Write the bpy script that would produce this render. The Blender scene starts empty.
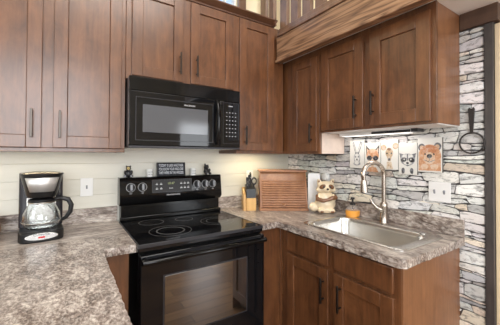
import bpy, bmesh, math, random
from mathutils import Vector, Matrix, Euler
SC = bpy.context.scene
COL = SC.collection
PI = math.pi
random.seed(7)

# ------------------------------------------------------------------ camera
cam_d = bpy.data.cameras.new('camera')
cam = bpy.data.objects.new('camera', cam_d)
COL.objects.link(cam)
F_PX = 281.86
cam_d.sensor_fit = 'HORIZONTAL'; cam_d.sensor_width = 36.0
cam_d.lens = F_PX / 500 * 36.0
cam_d.shift_y = -(162.5 - 151.12) / 500
cam_d.clip_start = 0.02
YAW, PITCH, ROLL = 0.5828, 0.0145, 0.0054
cam.location = (-0.3127, -2.1484, 1.3697)
cam.rotation_euler = (Matrix.Rotation(-YAW, 3, 'Z') @ Matrix.Rotation(PI/2 + PITCH, 3, 'X') @ Matrix.Rotation(ROLL, 3, 'Z')).to_euler()
SC.camera = cam

# ------------------------------------------------------------------ world, lights, exposure
w = bpy.data.worlds.new('world'); SC.world = w; w.use_nodes = True
wn = w.node_tree.nodes; wl = w.node_tree.links
bg = wn['Background']; bg.inputs['Strength'].default_value = 1.1
tc = wn.new('ShaderNodeTexCoord'); sp = wn.new('ShaderNodeSeparateXYZ'); rp = wn.new('ShaderNodeValToRGB')
wl.new(tc.outputs['Generated'], sp.inputs[0]); wl.new(sp.outputs['Z'], rp.inputs[0]); wl.new(rp.outputs[0], bg.inputs['Color'])
rp.color_ramp.elements[0].color = (0.80, 0.88, 0.95, 1); rp.color_ramp.elements[1].color = (0.30, 0.55, 0.95, 1)

def area(name, loc, rot, sx, sy, power, color):
    d = bpy.data.lights.new(name, 'AREA'); d.shape = 'RECTANGLE'; d.size = sx; d.size_y = sy
    d.energy = power; d.color = color
    o = bpy.data.objects.new(name, d); COL.objects.link(o); o.location = loc; o.rotation_euler = rot
    return o
# daylight through the windows behind the camera and on the left
area('daylight_rear', (-0.9, -5.12, 1.95), (-PI/2, 0, PI), 2.6, 2.3, 135, (0.94, 0.97, 1.0))
area('daylight_rear_door', (2.3, -5.12, 1.2), (-PI/2, 0, PI), 0.9, 2.0, 40, (0.94, 0.97, 1.0))
area('daylight_left', (-2.72, -2.2, 1.9), (0, -PI/2, 0), 1.6, 2.2, 30, (0.95, 0.98, 1.0))
# unseen warm fill added over the tall room, then the loft light
area('ceiling_fill_light', (0.2, -2.4, 3.62), (0, 0, 0), 1.6, 1.6, 62, (1.0, 0.965, 0.91))
area('loft_lamp_light', (2.4, -1.0, 3.70), (0, 0, 0), 1.0, 1.0, 14, (1.0, 0.94, 0.84))

SC.view_settings.view_transform = 'Standard'
SC.view_settings.look = 'None'
SC.view_settings.exposure = 0.12
SC.view_settings.gamma = 1.0
SC.view_settings.use_curve_mapping = False
try:
    SC.cycles.use_denoising = True
    SC.cycles.sample_clamp_indirect = 6
    SC.cycles.max_bounces = 10
except Exception:
    pass

# ------------------------------------------------------------------ materials
def s2l(c):
    return tuple(((v/255/12.92) if v/255 <= 0.04045 else ((v/255+0.055)/1.055)**2.4) for v in c) + (1,)
class NM:
    def __init__(s, name, rough=0.5, metal=0.0, spec=0.5):
        m = bpy.data.materials.new(name); m.use_nodes = True
        s.m = m; s.t = m.node_tree; s.n = s.t.nodes; s.l = s.t.links
        s.b = s.n['Principled BSDF']
        s.b.inputs['Roughness'].default_value = rough; s.b.inputs['Metallic'].default_value = metal
        s.b.inputs['Specular IOR Level'].default_value = spec
    def coord(s, scale, kind='Object', rot=(0, 0, 0)):
        c = s.n.new('ShaderNodeTexCoord'); mp = s.n.new('ShaderNodeMapping')
        mp.inputs['Scale'].default_value = scale; mp.inputs['Rotation'].default_value = rot
        s.l.new(c.outputs[kind], mp.inputs[0]); return mp.outputs[0]
    def world(s, scale, rot=(0, 0, 0)):
        g = s.n.new('ShaderNodeNewGeometry'); mp = s.n.new('ShaderNodeMapping')
        mp.inputs['Scale'].default_value = scale; mp.inputs['Rotation'].default_value = rot
        s.l.new(g.outputs['Position'], mp.inputs[0]); return mp.outputs[0]
    def noise(s, vec, scale=5, detail=4, rough=0.55, dist=0.0):
        k = s.n.new('ShaderNodeTexNoise'); s.l.new(vec, k.inputs['Vector'])
        k.inputs['Scale'].default_value = scale; k.inputs['Detail'].default_value = detail
        k.inputs['Roughness'].default_value = rough; k.inputs['Distortion'].default_value = dist
        return k.outputs['Fac']
    def ramp(s, fac, stops):
        r = s.n.new('ShaderNodeValToRGB'); e = r.color_ramp.elements
        while len(e) < len(stops): e.new(0.5)
        for i, (p, c) in enumerate(stops): e[i].position = p; e[i].color = c if len(c) == 4 else tuple(c) + (1,)
        s.l.new(fac, r.inputs[0]); return r.outputs[0]
    def mix(s, a, b, fac, mode='MIX'):
        x = s.n.new('ShaderNodeMix'); x.data_type = 'RGBA'; x.blend_type = mode
        for k, v in ((0, fac), (6, a), (7, b)):
            if hasattr(v, 'links') or hasattr(v, 'is_linked'): s.l.new(v, x.inputs[k])
            else: x.inputs[k].default_value = v
        return x.outputs[2]
    def color(s, v):
        if hasattr(v, 'is_linked'): s.l.new(v, s.b.inputs['Base Color'])
        else: s.b.inputs['Base Color'].default_value = v
    def bump(s, fac, strength=0.3, dist=0.002):
        k = s.n.new('ShaderNodeBump'); k.inputs['Strength'].default_value = strength; k.inputs['Distance'].default_value = dist
        s.l.new(fac, k.inputs['Height']); s.l.new(k.outputs[0], s.b.inputs['Normal'])

def plain(name, rgb, rough=0.5, metal=0.0, spec=0.5, var=0.06):
    k = NM(name, rough, metal, spec); c = s2l(rgb)
    f = k.noise(k.coord((1, 1, 1)), 18, 3)
    d = tuple(v*(1-var) for v in c[:3]) + (1,); u = tuple(min(1, v*(1+var)) for v in c[:3]) + (1,)
    k.color(k.ramp(f, [(0.3, d), (0.7, u)])); return k.m

def wood(name, dark, mid, light, axis='z', fine=60, rough=0.35, coat=0.0, bump=0.05, blotch=True):
    k = NM(name, rough)
    sc = {'z': (1, 1, 0.06), 'y': (1, 0.06, 1), 'x': (0.06, 1, 1)}[axis]
    v = k.world(sc)
    f1 = k.noise(v, fine, 5, 0.6, 0.6)
    col = k.ramp(f1, [(0.25, s2l(dark)), (0.5, s2l(mid)), (0.78, s2l(light))])
    if blotch:
        f2 = k.noise(k.world((1, 1, 0.45)), 13, 5, 0.6, 0.5)
        col = k.mix(col, k.ramp(f2, [(0.3, s2l(dark)), (0.7, s2l(light))]), 0.5)
    k.color(col); k.bump(f1, bump, 0.001)
    if coat:
        k.b.inputs['Coat Weight'].default_value = coat; k.b.inputs['Coat Roughness'].default_value = 0.22
    return k.m

M = {}
M['cab'] = wood('stained_maple', (64, 38, 22), (97, 59, 35), (130, 85, 52), 'z', 34, 0.34, 0.6, 0.08)
M['cabx'] = wood('stained_maple_crown', (74, 48, 33), (92, 60, 42), (110, 74, 52), 'x', 40, 0.36, 0.35)
M['endpanel'] = wood('end_panel_veneer', (104, 68, 44), (130, 87, 57), (154, 107, 72), 'z', 45, 0.4, 0.2)
M['header'] = wood('dark_stained_header', (64, 46, 38), (86, 64, 52), (104, 80, 64), 'y', 40, 0.45)
M['melamine'] = plain('pale_melamine', (222, 204, 192), 0.45)
M['white_under'] = plain('white_underside', (226, 224, 222), 0.45)
M['ceiling'] = plain('ceiling_paint', (232, 230, 228), 0.8, var=0.01)
M['wallwhite'] = plain('room_paint', (226, 220, 206), 0.8, var=0.01)
M['cream'] = plain('cream_paint', (236, 222, 190), 0.7, var=0.01)
M['doorcream'] = plain('cream_door_paint', (226, 205, 172), 0.45, var=0.02)
M['trimdark'] = wood('charcoal_trim', (42, 40, 42), (62, 58, 58), (86, 80, 78), 'z', 50, 0.4)
M['black'] = plain('black_enamel', (11, 11, 12), 0.14, 0, 0.32, var=0.05)
M['blackmatte'] = plain('black_plastic', (24, 24, 26), 0.35, 0, 0.4)
M['gloss'] = plain('glossy_charcoal', (44, 44, 50), 0.18)
M['graphite'] = plain('graphite_trim', (52, 52, 56), 0.3, 0.3)
M['iron'] = plain('black_iron', (52, 48, 46), 0.45, 0.3)
M['steel'] = plain('brushed_steel', (198, 196, 192), 0.26, 1.0)
M['satinsteel'] = plain('satin_steel', (216, 216, 216), 0.42, 0.8)
M['sinksteel'] = plain('satin_sink_steel', (210, 207, 202), 0.27, 0.95)
M['nickel'] = plain('brushed_nickel', (186, 176, 166), 0.25, 1.0)
M['pull'] = plain('pewter_pull', (74, 68, 63), 0.28, 0.9)
M['chrome'] = plain('chrome', (225, 225, 228), 0.08, 1.0)
M['white'] = plain('white_plastic', (236, 236, 236), 0.35, var=0.01)
M['ceramic'] = plain('white_glaze', (238, 238, 236), 0.15, var=0.02)
M['print_grey'] = plain('grey_print', (150, 152, 158), 0.4)
M['letter'] = plain('white_letters', (222, 226, 232), 0.5)
M['board'] = plain('charcoal_felt', (44, 46, 54), 0.8)
M['boardframe'] = plain('black_board_frame', (22, 22, 26), 0.5)
M['red'] = plain('red_switch', (196, 26, 30), 0.3)
M['ring'] = plain('burner_marking', (112, 111, 110), 0.3)
M['glyph'] = plain('panel_marking', (206, 206, 208), 0.4)
M['keymark'] = plain('dim_panel_marking', (150, 150, 154), 0.4)
M['floorline'] = plain('dark_gap', (40, 30, 24), 0.7)
M['racc'] = plain('cream_glaze', (224, 206, 176), 0.14, var=0.1)
M['raccbrown'] = plain('brown_glaze', (122, 84, 58), 0.16, var=0.2)
M['raccblack'] = plain('black_glaze', (34, 28, 26), 0.15)
M['bearblack'] = plain('black_resin', (34, 34, 38), 0.35)
M['bearface'] = plain('tan_resin', (214, 190, 130), 0.5)
M['bamboo'] = wood('pale_beech', (188, 140, 78), (208, 162, 98), (222, 180, 118), 'z', 30, 0.4, 0, 0.03, False)
M['bread'] = wood('brown_oak_box', (120, 78, 50), (148, 100, 66), (172, 122, 84), 'x', 60, 0.42, 0.1)
M['loftpost'] = wood('rail_stained_wood', (90, 64, 48), (116, 86, 66), (142, 108, 86), 'z', 30, 0.3, 0.6)

# window pane
k = NM('window_glass', 0.0); k.b.inputs['Transmission Weight'].default_value = 1.0; k.b.inputs['IOR'].default_value = 1.05
k.color((0.95, 0.97, 1, 1)); M['pane'] = k.m
k = NM('carafe_glass', 0.01); k.b.inputs['Transmission Weight'].default_value = 1.0; k.b.inputs['IOR'].default_value = 1.45
k.color((0.93, 0.95, 0.95, 1)); M['glass'] = k.m
k = NM('amber_soap', 0.12)
k.color(s2l((240, 166, 72))); M['amber'] = k.m
k = NM('bottle_glass', 0.02); k.b.inputs['Transmission Weight'].default_value = 0.9; k.b.inputs['IOR'].default_value = 1.2
k.color((0.96, 0.95, 0.93, 1)); M['bottleglass'] = k.m
# black glass
k = NM('black_glass', 0.04, 0, 0.34); k.color((0.006, 0.006, 0.007, 1)); M['bglass'] = k.m
k = NM('oven_window_glass', 0.04, 0, 1.0); k.color((0.012, 0.009, 0.007, 1)); k.b.inputs['IOR'].default_value = 1.9; M['owin'] = k.m
k = NM('microwave_screen', 0.10, 0, 0.6); f = k.noise(k.coord((1, 1, 1)), 900, 1)
k.color(k.ramp(f, [(0.4, (0.07, 0.073, 0.082, 1)), (0.6, (0.10, 0.105, 0.118, 1))])); M['mwin'] = k.m
k = NM('lit_display', 0.3); k.color((0.02, 0.03, 0.01, 1)); k.b.inputs['Emission Color'].default_value = (0.55, 0.62, 0.25, 1)
k.b.inputs['Emission Strength'].default_value = 0.5; M['digit'] = k.m
k = NM('lamp_diffuser', 0.3); k.color((1, 1, 1, 1)); k.b.inputs['Emission Color'].default_value = (1, 0.97, 0.92, 1)
k.b.inputs['Emission Strength'].default_value = 1.2; M['diffuser'] = k.m

# laminate worktop: mottled brown, grey and cream, drawn out into streaks
def laminate(name, rot, sc):
    k = NM(name, 0.30, 0, 0.5)
    v = k.world(sc, rot)
    a = k.noise(v, 17, 10, 0.78, 0.5); b = k.noise(v, 85, 5, 0.65, 0.4); c = k.noise(v, 7, 3, 0.5, 0.8)
    col = k.ramp(a, [(0.40, s2l((50, 38, 33))), (0.47, s2l((108, 90, 80))), (0.53, s2l((164, 147, 137))), (0.59, s2l((228, 219, 208)))])
    col = k.mix(col, k.ramp(b, [(0.40, s2l((44, 38, 36))), (0.5, s2l((150, 139, 132))), (0.60, s2l((236, 230, 222)))]), 0.46)
    col = k.mix(col, k.ramp(c, [(0.38, s2l((92, 72, 62))), (0.62, s2l((190, 180, 172)))]), 0.24)
    k.color(col); k.bump(b, 0.12, 0.001); return k.m
M['lam'] = laminate('granite_laminate', (0, 0, 0.5), (1.35, 0.8, 1))
M['lamstreak'] = laminate('streaked_laminate', (0, 0, 0), (0.28, 1.5, 1))
M['lamright'] = laminate('streaked_laminate_side', (0, 0, 0.35), (1.5, 0.4, 1))

# beam: knotty oak with bold figure
k = NM('figured_oak_beam', 0.38)
v = k.world((3, 0.34, 4.6), (0.05, 0, 0))
base = k.noise(v, 2.6, 3, 0.5, 0.25)
mm = k.n.new('ShaderNodeMath'); mm.operation = 'MULTIPLY'; mm.inputs[1].default_value = 17.0; k.l.new(base, mm.inputs[0])
pp = k.n.new('ShaderNodeMath'); pp.operation = 'PINGPONG'; pp.inputs[1].default_value = 1.0; k.l.new(mm.outputs[0], pp.inputs[0])
f = k.noise(k.world((1, 0.05, 1)), 90, 4)
col = k.ramp(pp.outputs[0], [(0.0, s2l((64, 42, 30))), (0.28, s2l((112, 80, 58))), (0.6, s2l((146, 110, 82))), (1.0, s2l((160, 126, 98)))])
col = k.mix(col, k.ramp(f, [(0.3, s2l((100, 68, 46))), (0.7, s2l((168, 130, 98)))]), 0.3)
k.color(col); k.bump(f, 0.06, 0.001); k.b.inputs['Coat Weight'].default_value = 0.25; M['beam'] = k.m

# shiplap paint on the back wall
k = NM('shiplap_paint', 0.42)
f = k.noise(k.world((0.3, 1, 3)), 6, 3)
k.color(k.ramp(f, [(0.3, s2l((214, 211, 199))), (0.7, s2l((222, 219, 209)))])); M['shiplap'] = k.m

# stones: one colour per stone (vertex attribute), broken up by noise
k = NM('ledge_stone', 0.75)
at = k.n.new('ShaderNodeAttribute'); at.attribute_name = 'stone'
f = k.noise(k.world((1, 0.8, 2.0)), 30, 7, 0.68, 0.6)
col = k.mix(at.outputs['Color'], k.ramp(f, [(0.33, (0.07, 0.07, 0.072, 1)), (0.42, (0.55, 0.55, 0.55, 1)), (0.5, (1, 1, 1, 1)), (0.7, (1.0, 0.99, 0.97, 1))]), 0.75, 'MULTIPLY')
k.color(col); k.bump(f, 0.8, 0.008); M['stone'] = k.m
M['grout'] = plain('dark_joint', (84, 82, 82), 0.9)

# floor: warm wood planks
k = NM('plank_floor', 0.3)
br = k.n.new('ShaderNodeTexBrick'); k.l.new(k.world((1, 1, 1)), br.inputs['Vector'])
br.inputs['Scale'].default_value = 1.0; br.inputs['Brick Width'].default_value = 1.2; br.inputs['Row Height'].default_value = 0.13
br.inputs['Mortar Size'].default_value = 0.006
br.inputs['Color1'].default_value = s2l((176, 134, 94)); br.inputs['Color2'].default_value = s2l((108, 72, 46)); br.inputs['Mortar'].default_value = s2l((40, 26, 18))
f = k.noise(k.world((0.08, 1, 1)), 40, 5)
k.color(k.mix(br.outputs['Color'], k.ramp(f, [(0.3, s2l((100, 68, 44))), (0.7, s2l((186, 146, 106)))]), 0.4)); M['floor'] = k.m

# ------------------------------------------------------------------ mesh helpers
class B:
    """collects shapes in one mesh; mi is the material slot of what is added next"""
    def __init__(s): s.bm = bmesh.new(); s.mi = 0
    def _f(s, faces):
        for f in faces: f.material_index = s.mi
    def box(s, x0, x1, y0, y1, z0, z1):
        vs = [s.bm.verts.new(p) for p in ((x0,y0,z0),(x1,y0,z0),(x1,y1,z0),(x0,y1,z0),(x0,y0,z1),(x1,y0,z1),(x1,y1,z1),(x0,y1,z1))]
        s._f([s.bm.faces.new([vs[i] for i in q]) for q in ((3,2,1,0),(4,5,6,7),(0,1,5,4),(1,2,6,5),(2,3,7,6),(3,0,4,7))]); return s
    def prism(s, pts, axis, a, b):
        def mk(p, t): return {'x': (t, p[0], p[1]), 'y': (p[0], t, p[1]), 'z': (p[0], p[1], t)}[axis]
        v0 = [s.bm.verts.new(mk(p, a)) for p in pts]; v1 = [s.bm.verts.new(mk(p, b)) for p in pts]
        n = len(pts); fs = [s.bm.faces.new(v0[::-1]), s.bm.faces.new(v1)]
        fs += [s.bm.faces.new((v0[i], v0[(i+1) % n], v1[(i+1) % n], v1[i])) for i in range(n)]
        s._f(fs); return s
    def lathe(s, prof, c=(0, 0, 0), seg=28, close=False):
        rings = []
        for r, z in prof:
            if r < 1e-6: rings.append([s.bm.verts.new((c[0], c[1], c[2]+z))])
            else: rings.append([s.bm.verts.new((c[0]+r*math.cos(2*PI*i/seg), c[1]+r*math.sin(2*PI*i/seg), c[2]+z)) for i in range(seg)])
        fs = []
        pairs = list(zip(rings, rings[1:]))
        if close: pairs.append((rings[-1], rings[0]))
        for a, b in pairs:
            for i in range(seg):
                j = (i+1) % seg
                if len(a) == 1 and len(b) == 1: continue
                if len(a) == 1: fs.append(s.bm.faces.new((a[0], b[j], b[i])))
                elif len(b) == 1: fs.append(s.bm.faces.new((a[i], a[j], b[0])))
                else: fs.append(s.bm.faces.new((a[i], a[j], b[j], b[i])))
        s._f(fs); return s
    def tube(s, pts, r, seg=12, cap=True):
        pts = [Vector(p) for p in pts]; n = len(pts)
        rr = r if isinstance(r, (list, tuple)) else [r]*n
        rings = []; up = None
        for i, p in enumerate(pts):
            t = (pts[min(i+1, n-1)] - pts[max(i-1, 0)]).normalized()
            if up is None:
                up = Vector((0, 0, 1)) if abs(t.z) < 0.9 else Vector((1, 0, 0))
            a = t.cross(up).normalized(); b2 = a.cross(t).normalized(); up = b2
            rings.append([s.bm.verts.new(p + (a*math.cos(2*PI*k/seg) + b2*math.sin(2*PI*k/seg))*rr[i]) for k in range(seg)])
        fs = []
        for a, b2 in zip(rings, rings[1:]):
            for k in range(seg):
                fs.append(s.bm.faces.new((a[k], a[(k+1) % seg], b2[(k+1) % seg], b2[k])))
        if cap: fs += [s.bm.faces.new(rings[0][::-1]), s.bm.faces.new(rings[-1])]
        s._f(fs); return s
    def cyl(s, p0, p1, r, r2=None, seg=20): return s.tube([p0, p1], [r, r if r2 is None else r2], seg)
    def ball(s, c, rx, ry=None, rz=None, seg=18, rot=None):
        ry = rx if ry is None else ry; rz = rx if rz is None else rz
        mt = Matrix.Translation(c) @ (rot.to_matrix().to_4x4() if rot else Matrix()) @ Matrix.Diagonal((rx, ry, rz, 1))
        r = bmesh.ops.create_uvsphere(s.bm, u_segments=seg, v_segments=max(8, seg//2+2), radius=1, matrix=mt)
        fs = set()
        for v in r['verts']: fs.update(v.link_faces)
        s._f(fs); return s
    def torus(s, c, R, r, normal='z', seg=40, seg2=8, sy=1.0):
        rings = []
        for i in range(seg):
            a = 2*PI*i/seg; ring = []
            for j in range(seg2):
                b2 = 2*PI*j/seg2; q = R + r*math.cos(b2); u, v, n = q*math.cos(a), q*math.sin(a)*sy, r*math.sin(b2)
                p = {'z': (u, v, n), 'x': (n, u, v), 'y': (u, n, v)}[normal]
                ring.append(s.bm.verts.new((c[0]+p[0], c[1]+p[1], c[2]+p[2])))
            rings.append(ring)
        fs = []
        for i in range(seg):
            a, b2 = rings[i], rings[(i+1) % seg]
            for j in range(seg2): fs.append(s.bm.faces.new((a[j], b2[j], b2[(j+1) % seg2], a[(j+1) % seg2])))
        s._f(fs); return s
    def build(s, name, mats, parent=None, bevel=0.0, smooth=True, remesh=0.0, sub=0):
        bm = s.bm
        bmesh.ops.recalc_face_normals(bm, faces=bm.faces)
        if smooth:
            for f in bm.faces: f.smooth = True
            for e in bm.edges:
                if len(e.link_faces) == 2 and e.calc_face_angle(0) > 0.7: e.smooth = False
        me = bpy.data.meshes.new(name); bm.to_mesh(me); bm.free()
        for m in (mats if isinstance(mats, (list, tuple)) else [mats]): me.materials.append(M[m] if isinstance(m, str) else m)
        o = bpy.data.objects.new(name, me); COL.objects.link(o)
        if parent: o.parent = parent
        if remesh:
            md = o.modifiers.new('Remesh', 'REMESH'); md.mode = 'VOXEL'; md.voxel_size = remesh; md.use_smooth_shade = True
            sm = o.modifiers.new('Smooth', 'SMOOTH'); sm.iterations = 4
        if bevel:
            md = o.modifiers.new('Bevel', 'BEVEL'); md.width = bevel; md.segments = 2; md.limit_method = 'ANGLE'; md.angle_limit = 0.7
            md.harden_normals = False
        if sub:
            md = o.modifiers.new('Sub', 'SUBSURF'); md.levels = sub; md.render_levels = sub
        return o

def tag(o, label=None, cat=None, group=None, kind=None):
    if label: o['label'] = label
    if cat: o['category'] = cat
    if group: o['group'] = group
    if kind: o['kind'] = kind
    return o
def thing(name, label, cat, loc=(0, 0, 0), rotz=0, group=None):
    o = bpy.data.objects.new(name, None); COL.objects.link(o); o.empty_display_size = 0.05
    o.location = loc; o.rotation_euler = (0, 0, rotz)
    return tag(o, label, cat, group)
def struct(o): o['kind'] = 'structure'; return o
def copy_tree(o, parent=None):
    c = o.copy(); COL.objects.link(c)
    if parent: c.parent = parent
    for ch in list(o.children): copy_tree(ch, c)
    return c
def lettering(name, text, size, mat, parent, loc, rot=(PI/2, 0, 0), width=None, thick=0.0004, align='CENTER'):
    cu = bpy.data.curves.new(name, 'FONT'); cu.body = text; cu.size = size; cu.align_x = align; cu.align_y = 'CENTER'; cu.extrude = thick
    tmp = bpy.data.objects.new(name, cu); COL.objects.link(tmp)
    me = bpy.data.meshes.new_from_object(tmp.evaluated_get(bpy.context.evaluated_depsgraph_get()))
    COL.objects.unlink(tmp); bpy.data.objects.remove(tmp)
    if width:
        xs = [v.co.x for v in me.vertices]; cur = max(xs) - min(xs)
        for v in me.vertices: v.co.x *= width/cur
    me.materials.clear(); me.materials.append(M[mat])
    o = bpy.data.objects.new(name, me); COL.objects.link(o); o.parent = parent; o.location = loc; o.rotation_euler = rot
    return o

XR = 1.566            # stone wall plane
CT = 0.915            # worktop height
UD = 0.295            # upper cabinet depth
ZU = 1.382            # underside of the tall upper cabinets
ZS = 1.538             # underside of the short cabinets over the sink
ZC = 2.170            # loft underside

# ------------------------------------------------------------------ room shell
b = B(); b.box(-2.8, 4.1, -5.1, 0.1, -0.08, 0.0); struct(b.build('floor', 'floor'))
b = B(); b.box(-2.8, 4.1, -5.1, 0.1, 3.8, 3.88); struct(b.build('ceiling', 'ceiling'))
# back wall with the high window opening, faced with shiplap boards
WX0, WX1, WZ0, WZ1 = 0.28, 0.965, 2.50, 3.25
b = B()
b.box(-2.8, WX0, 0.012, 0.1, 0, 3.8); b.box(WX1, 4.1, 0.012, 0.1, 0, 3.8); b.box(WX0, WX1, 0.012, 0.1, 0, WZ0); b.box(WX0, WX1, 0.012, 0.1, WZ1, 3.8)
wall_back = struct(b.build('wall_back', 'cream'))
b = B(); z = 0.155
while z < 1.5:
    b.box(-2.6, XR, 0.0, 0.012, z+0.0010, z+0.105); z += 0.105
struct(b.build('shiplap_boards', 'shiplap', wall_back, bevel=0.0008))
b = B(); b.box(-2.8, -2.7, -5.1, -3.1, 0, 3.8); b.box(-2.8, -2.7, -1.3, 0.1, 0, 3.8); b.box(-2.8, -2.7, -3.1, -1.3, 0, 0.75); b.box(-2.8, -2.7, -3.1, -1.3, 3.05, 3.8)
struct(b.build('wall_left', 'wallwhite'))
b = B(); b.box(-2.8, -2.2, -5.1, -5.0, 0, 3.8); b.box(0.4, 1.85, -5.1, -5.0, 0, 3.8); b.box(2.75, 4.1, -5.1, -5.0, 0, 3.8)
b.box(-2.2, 0.4, -5.1, -5.0, 0, 0.8); b.box(-2.2, 0.4, -5.1, -5.0, 3.1, 3.8); b.box(1.85, 2.75, -5.1, -5.0, 2.2, 3.8)
struct(b.build('wall_front', 'wallwhite'))
b = B(); b.box(4.0, 4.1, -5.1, 0.1, 0, 3.8); struct(b.build('wall_far_right', 'cream'))
def window_frame(name, mat, x0, x1, z0, z1, y0, y1, t, mull=(), cross=(), axis='y'):
    b = B()
    def bb(a0, a1, c0, c1):
        if axis == 'y': b.box(a0, a1, y0, y1, c0, c1)
        else: b.box(y0, y1, a0, a1, c0, c1)
    bb(x0, x0+t, z0, z1); bb(x1-t, x1, z0, z1); bb(x0+t, x1-t, z0, z0+t); bb(x0+t, x1-t, z1-t, z1)
    for m in mull: bb(m-t*0.35, m+t*0.35, z0+t, z1-t)
    for c in cross: bb(x0+t, x1-t, c-t*0.35, c+t*0.35)
    return struct(b.build(name, mat, bevel=0.003))
window_frame('window_2', 'white', -2.2, 0.4, 0.8, 3.1, -5.06, -5.0, 0.06, (-1.33, -0.47), (1.95,))
window_frame('window_3', 'white', -3.1, -1.3, 0.75, 3.05, -2.76, -2.7, 0.06, (-2.2,), axis='x')
window_frame('door_2', 'white', 1.85, 2.75, 0.0, 2.2, -5.06, -5.0, 0.09, (), (0.9,))
# high window above the cabinets
win = window_frame('window_1', 'white', WX0, WX1, WZ0, WZ1, 0.03, 0.08, 0.022, (0.56, 0.855))
b = B(); b.box(WX0+0.02, WX1-0.02, 0.052, 0.056, WZ0+0.02, WZ1-0.02); struct(b.build('pane', 'pane', win))
b = B(); b.box(WX1, WX1+0.075, -0.02, 0.012, WZ0-0.075, WZ1+0.075); b.box(WX0-0.075, WX0, -0.02, 0.012, WZ0-0.075, WZ1+0.075)
b.box(WX0, WX1, -0.02, 0.012, WZ1, WZ1+0.075); b.box(WX0, WX1, -0.02, 0.012, WZ0-0.075, WZ0)
struct(b.build('casing', 'loftpost', win, bevel=0.002))

# stone partition
b = B(); b.box(XR, XR+0.10, -1.62, 0.0, 0, ZC); wall_right = struct(b.build('wall_right', 'grout'))
def stones():
    rnd = random.Random(21)
    bm = bmesh.new(); lay = bm.loops.layers.float_color.new('stone')
    tones = [(210,210,210),(230,229,228),(196,197,198),(236,235,233),(180,181,183),(224,222,218),(230,226,219),(214,213,211),(244,243,242),(224,212,198),(238,237,236),(216,216,215),(228,228,227)]
    Z0, Z1 = 0.0, 2.074
    zs = [Z0]
    while zs[-1] < Z1 - 0.02: zs.append(min(Z1, zs[-1] + rnd.choice((0.022, 0.03, 0.04, 0.05, 0.062, 0.074))))
    waves = [[(rnd.uniform(5, 16), rnd.uniform(0, 6.3), rnd.uniform(0.003, 0.009)) for _ in range(3)] for _ in zs]
    def zc(k, y):
        if k == 0 or k == len(zs)-1: return zs[k]
        return zs[k] + sum(a*math.sin(f*y+p) for f, p, a in waves[k])
    Y0, Y1 = -1.583, -0.001
    def hidden(y, z):
        if z < 1.0 and y > -1.46: return True
        if z > ZS + 0.005 and y > -1.462: return True
        if z > ZU + 0.005 and y > -0.67: return True
        return False
    for k in range(len(zs)-1):
        y = Y0; h = zs[k+1]-zs[k]; nsk = 0.0
        while y < Y1 - 1e-4:
            L = rnd.uniform(1.4, 4.2)*max(h, 0.03); L = min(0.2, max(0.06, L))
            if Y1 - y - L < 0.05: L = Y1 - y
            ya, yb = y, y+L; y += L
            skw = [nsk, 0.0 if y > Y1 - 1e-4 else rnd.uniform(-0.22, 0.22)*min(h, 0.05)]; nsk = skw[1]
            subs = [(0.0, 1.0)]
            if h > 0.04 and rnd.random() < 0.35:
                m = rnd.uniform(0.35, 0.65); subs = [(0, m), (m, 1)]
            sk0, sk1 = rnd.uniform(-0.3, 0.3)*h, rnd.uniform(-0.3, 0.3)*h
            for (t0, t1) in subs:
                if hidden(ya+0.002, zs[k]+h*(t0+t1)/2): continue
                g = rnd.uniform(0.0006, 0.0016); n = max(3, int(L/0.02))
                pb, pt = [], []
                tilt = rnd.uniform(-0.16, 0.16)*h
                for i in range(n+1):
                    u = i/n; yy = ya+g+(yb-ya-2*g)*u
                    lo, hi = zc(k, yy), zc(k+1, yy)
                    pb.append([yy, lo+(hi-lo)*t0+g+rnd.uniform(0, 0.002)+max(0, tilt*(u-0.5)) ])
                    pt.append([yy, lo+(hi-lo)*t1-g-rnd.uniform(0, 0.002)-max(0, -tilt*(u-0.5))])
                r = min(0.012, h*(t1-t0)*0.28)
                pb[0][0] += rnd.uniform(0, 0.25)*r - skw[0]; pt[0][0] += rnd.uniform(0, 0.25)*r + skw[0]; pb[-1][0] -= rnd.uniform(0, 0.25)*r + skw[1]; pt[-1][0] += skw[1] - rnd.uniform(0, 0.25)*r
                if len(pb) > 2:
                    pb[0][1] += rnd.uniform(0, 0.8)*r; pt[0][1] -= rnd.uniform(0, 0.8)*r; pb[-1][1] += rnd.uniform(0, 0.8)*r; pt[-1][1] -= rnd.uniform(0, 0.8)*r
                loop = pb + pt[::-1]
                cy = sum(p[0] for p in loop)/len(loop); czz = sum(p[1] for p in loop)/len(loop)
                d = rnd.uniform(0.006, 0.013)
                sh_ = rnd.uniform(-14, 18); c = s2l([min(250, max(0, v + sh_ + rnd.uniform(-3, 3))) for v in rnd.choice(tones)])
                tb = rnd.uniform(-0.003, 0.003)
                def vert(p, depth, inset):
                    yy = p[0] + (cy-p[0])*inset*0.35; zz = p[1] + (czz-p[1])*inset
                    return bm.verts.new((XR - depth - (tb*(zz-czz)/max(h, 0.02) if depth > 0 else 0), yy, zz))
                v0 = [vert(p, 0.0, 0) for p in loop]; v1 = [vert(p, d*0.72, 0.02) for p in loop]
                v2 = [vert(p, d + rnd.uniform(-0.0015, 0.0015), 0.13) for p in loop]
                m = len(loop); fs = []
                for i in range(m):
                    j = (i+1) % m
                    fs.append(bm.faces.new((v0[i], v0[j], v1[j], v1[i]))); fs.append(bm.faces.new((v1[i], v1[j], v2[j], v2[i])))
                fs.append(bm.faces.new(v2))
                for f in fs:
                    f.smooth = False
                    for lp in f.loops: lp[lay] = c
    bmesh.ops.recalc_face_normals(bm, faces=bm.faces)
    me = bpy.data.meshes.new('stone_cladding'); bm.to_mesh(me); bm.free(); me.materials.append(M['stone'])
    o = bpy.data.objects.new('stone_cladding', me); COL.objects.link(o); o.parent = wall_right
    return struct(o)
stones()
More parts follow.
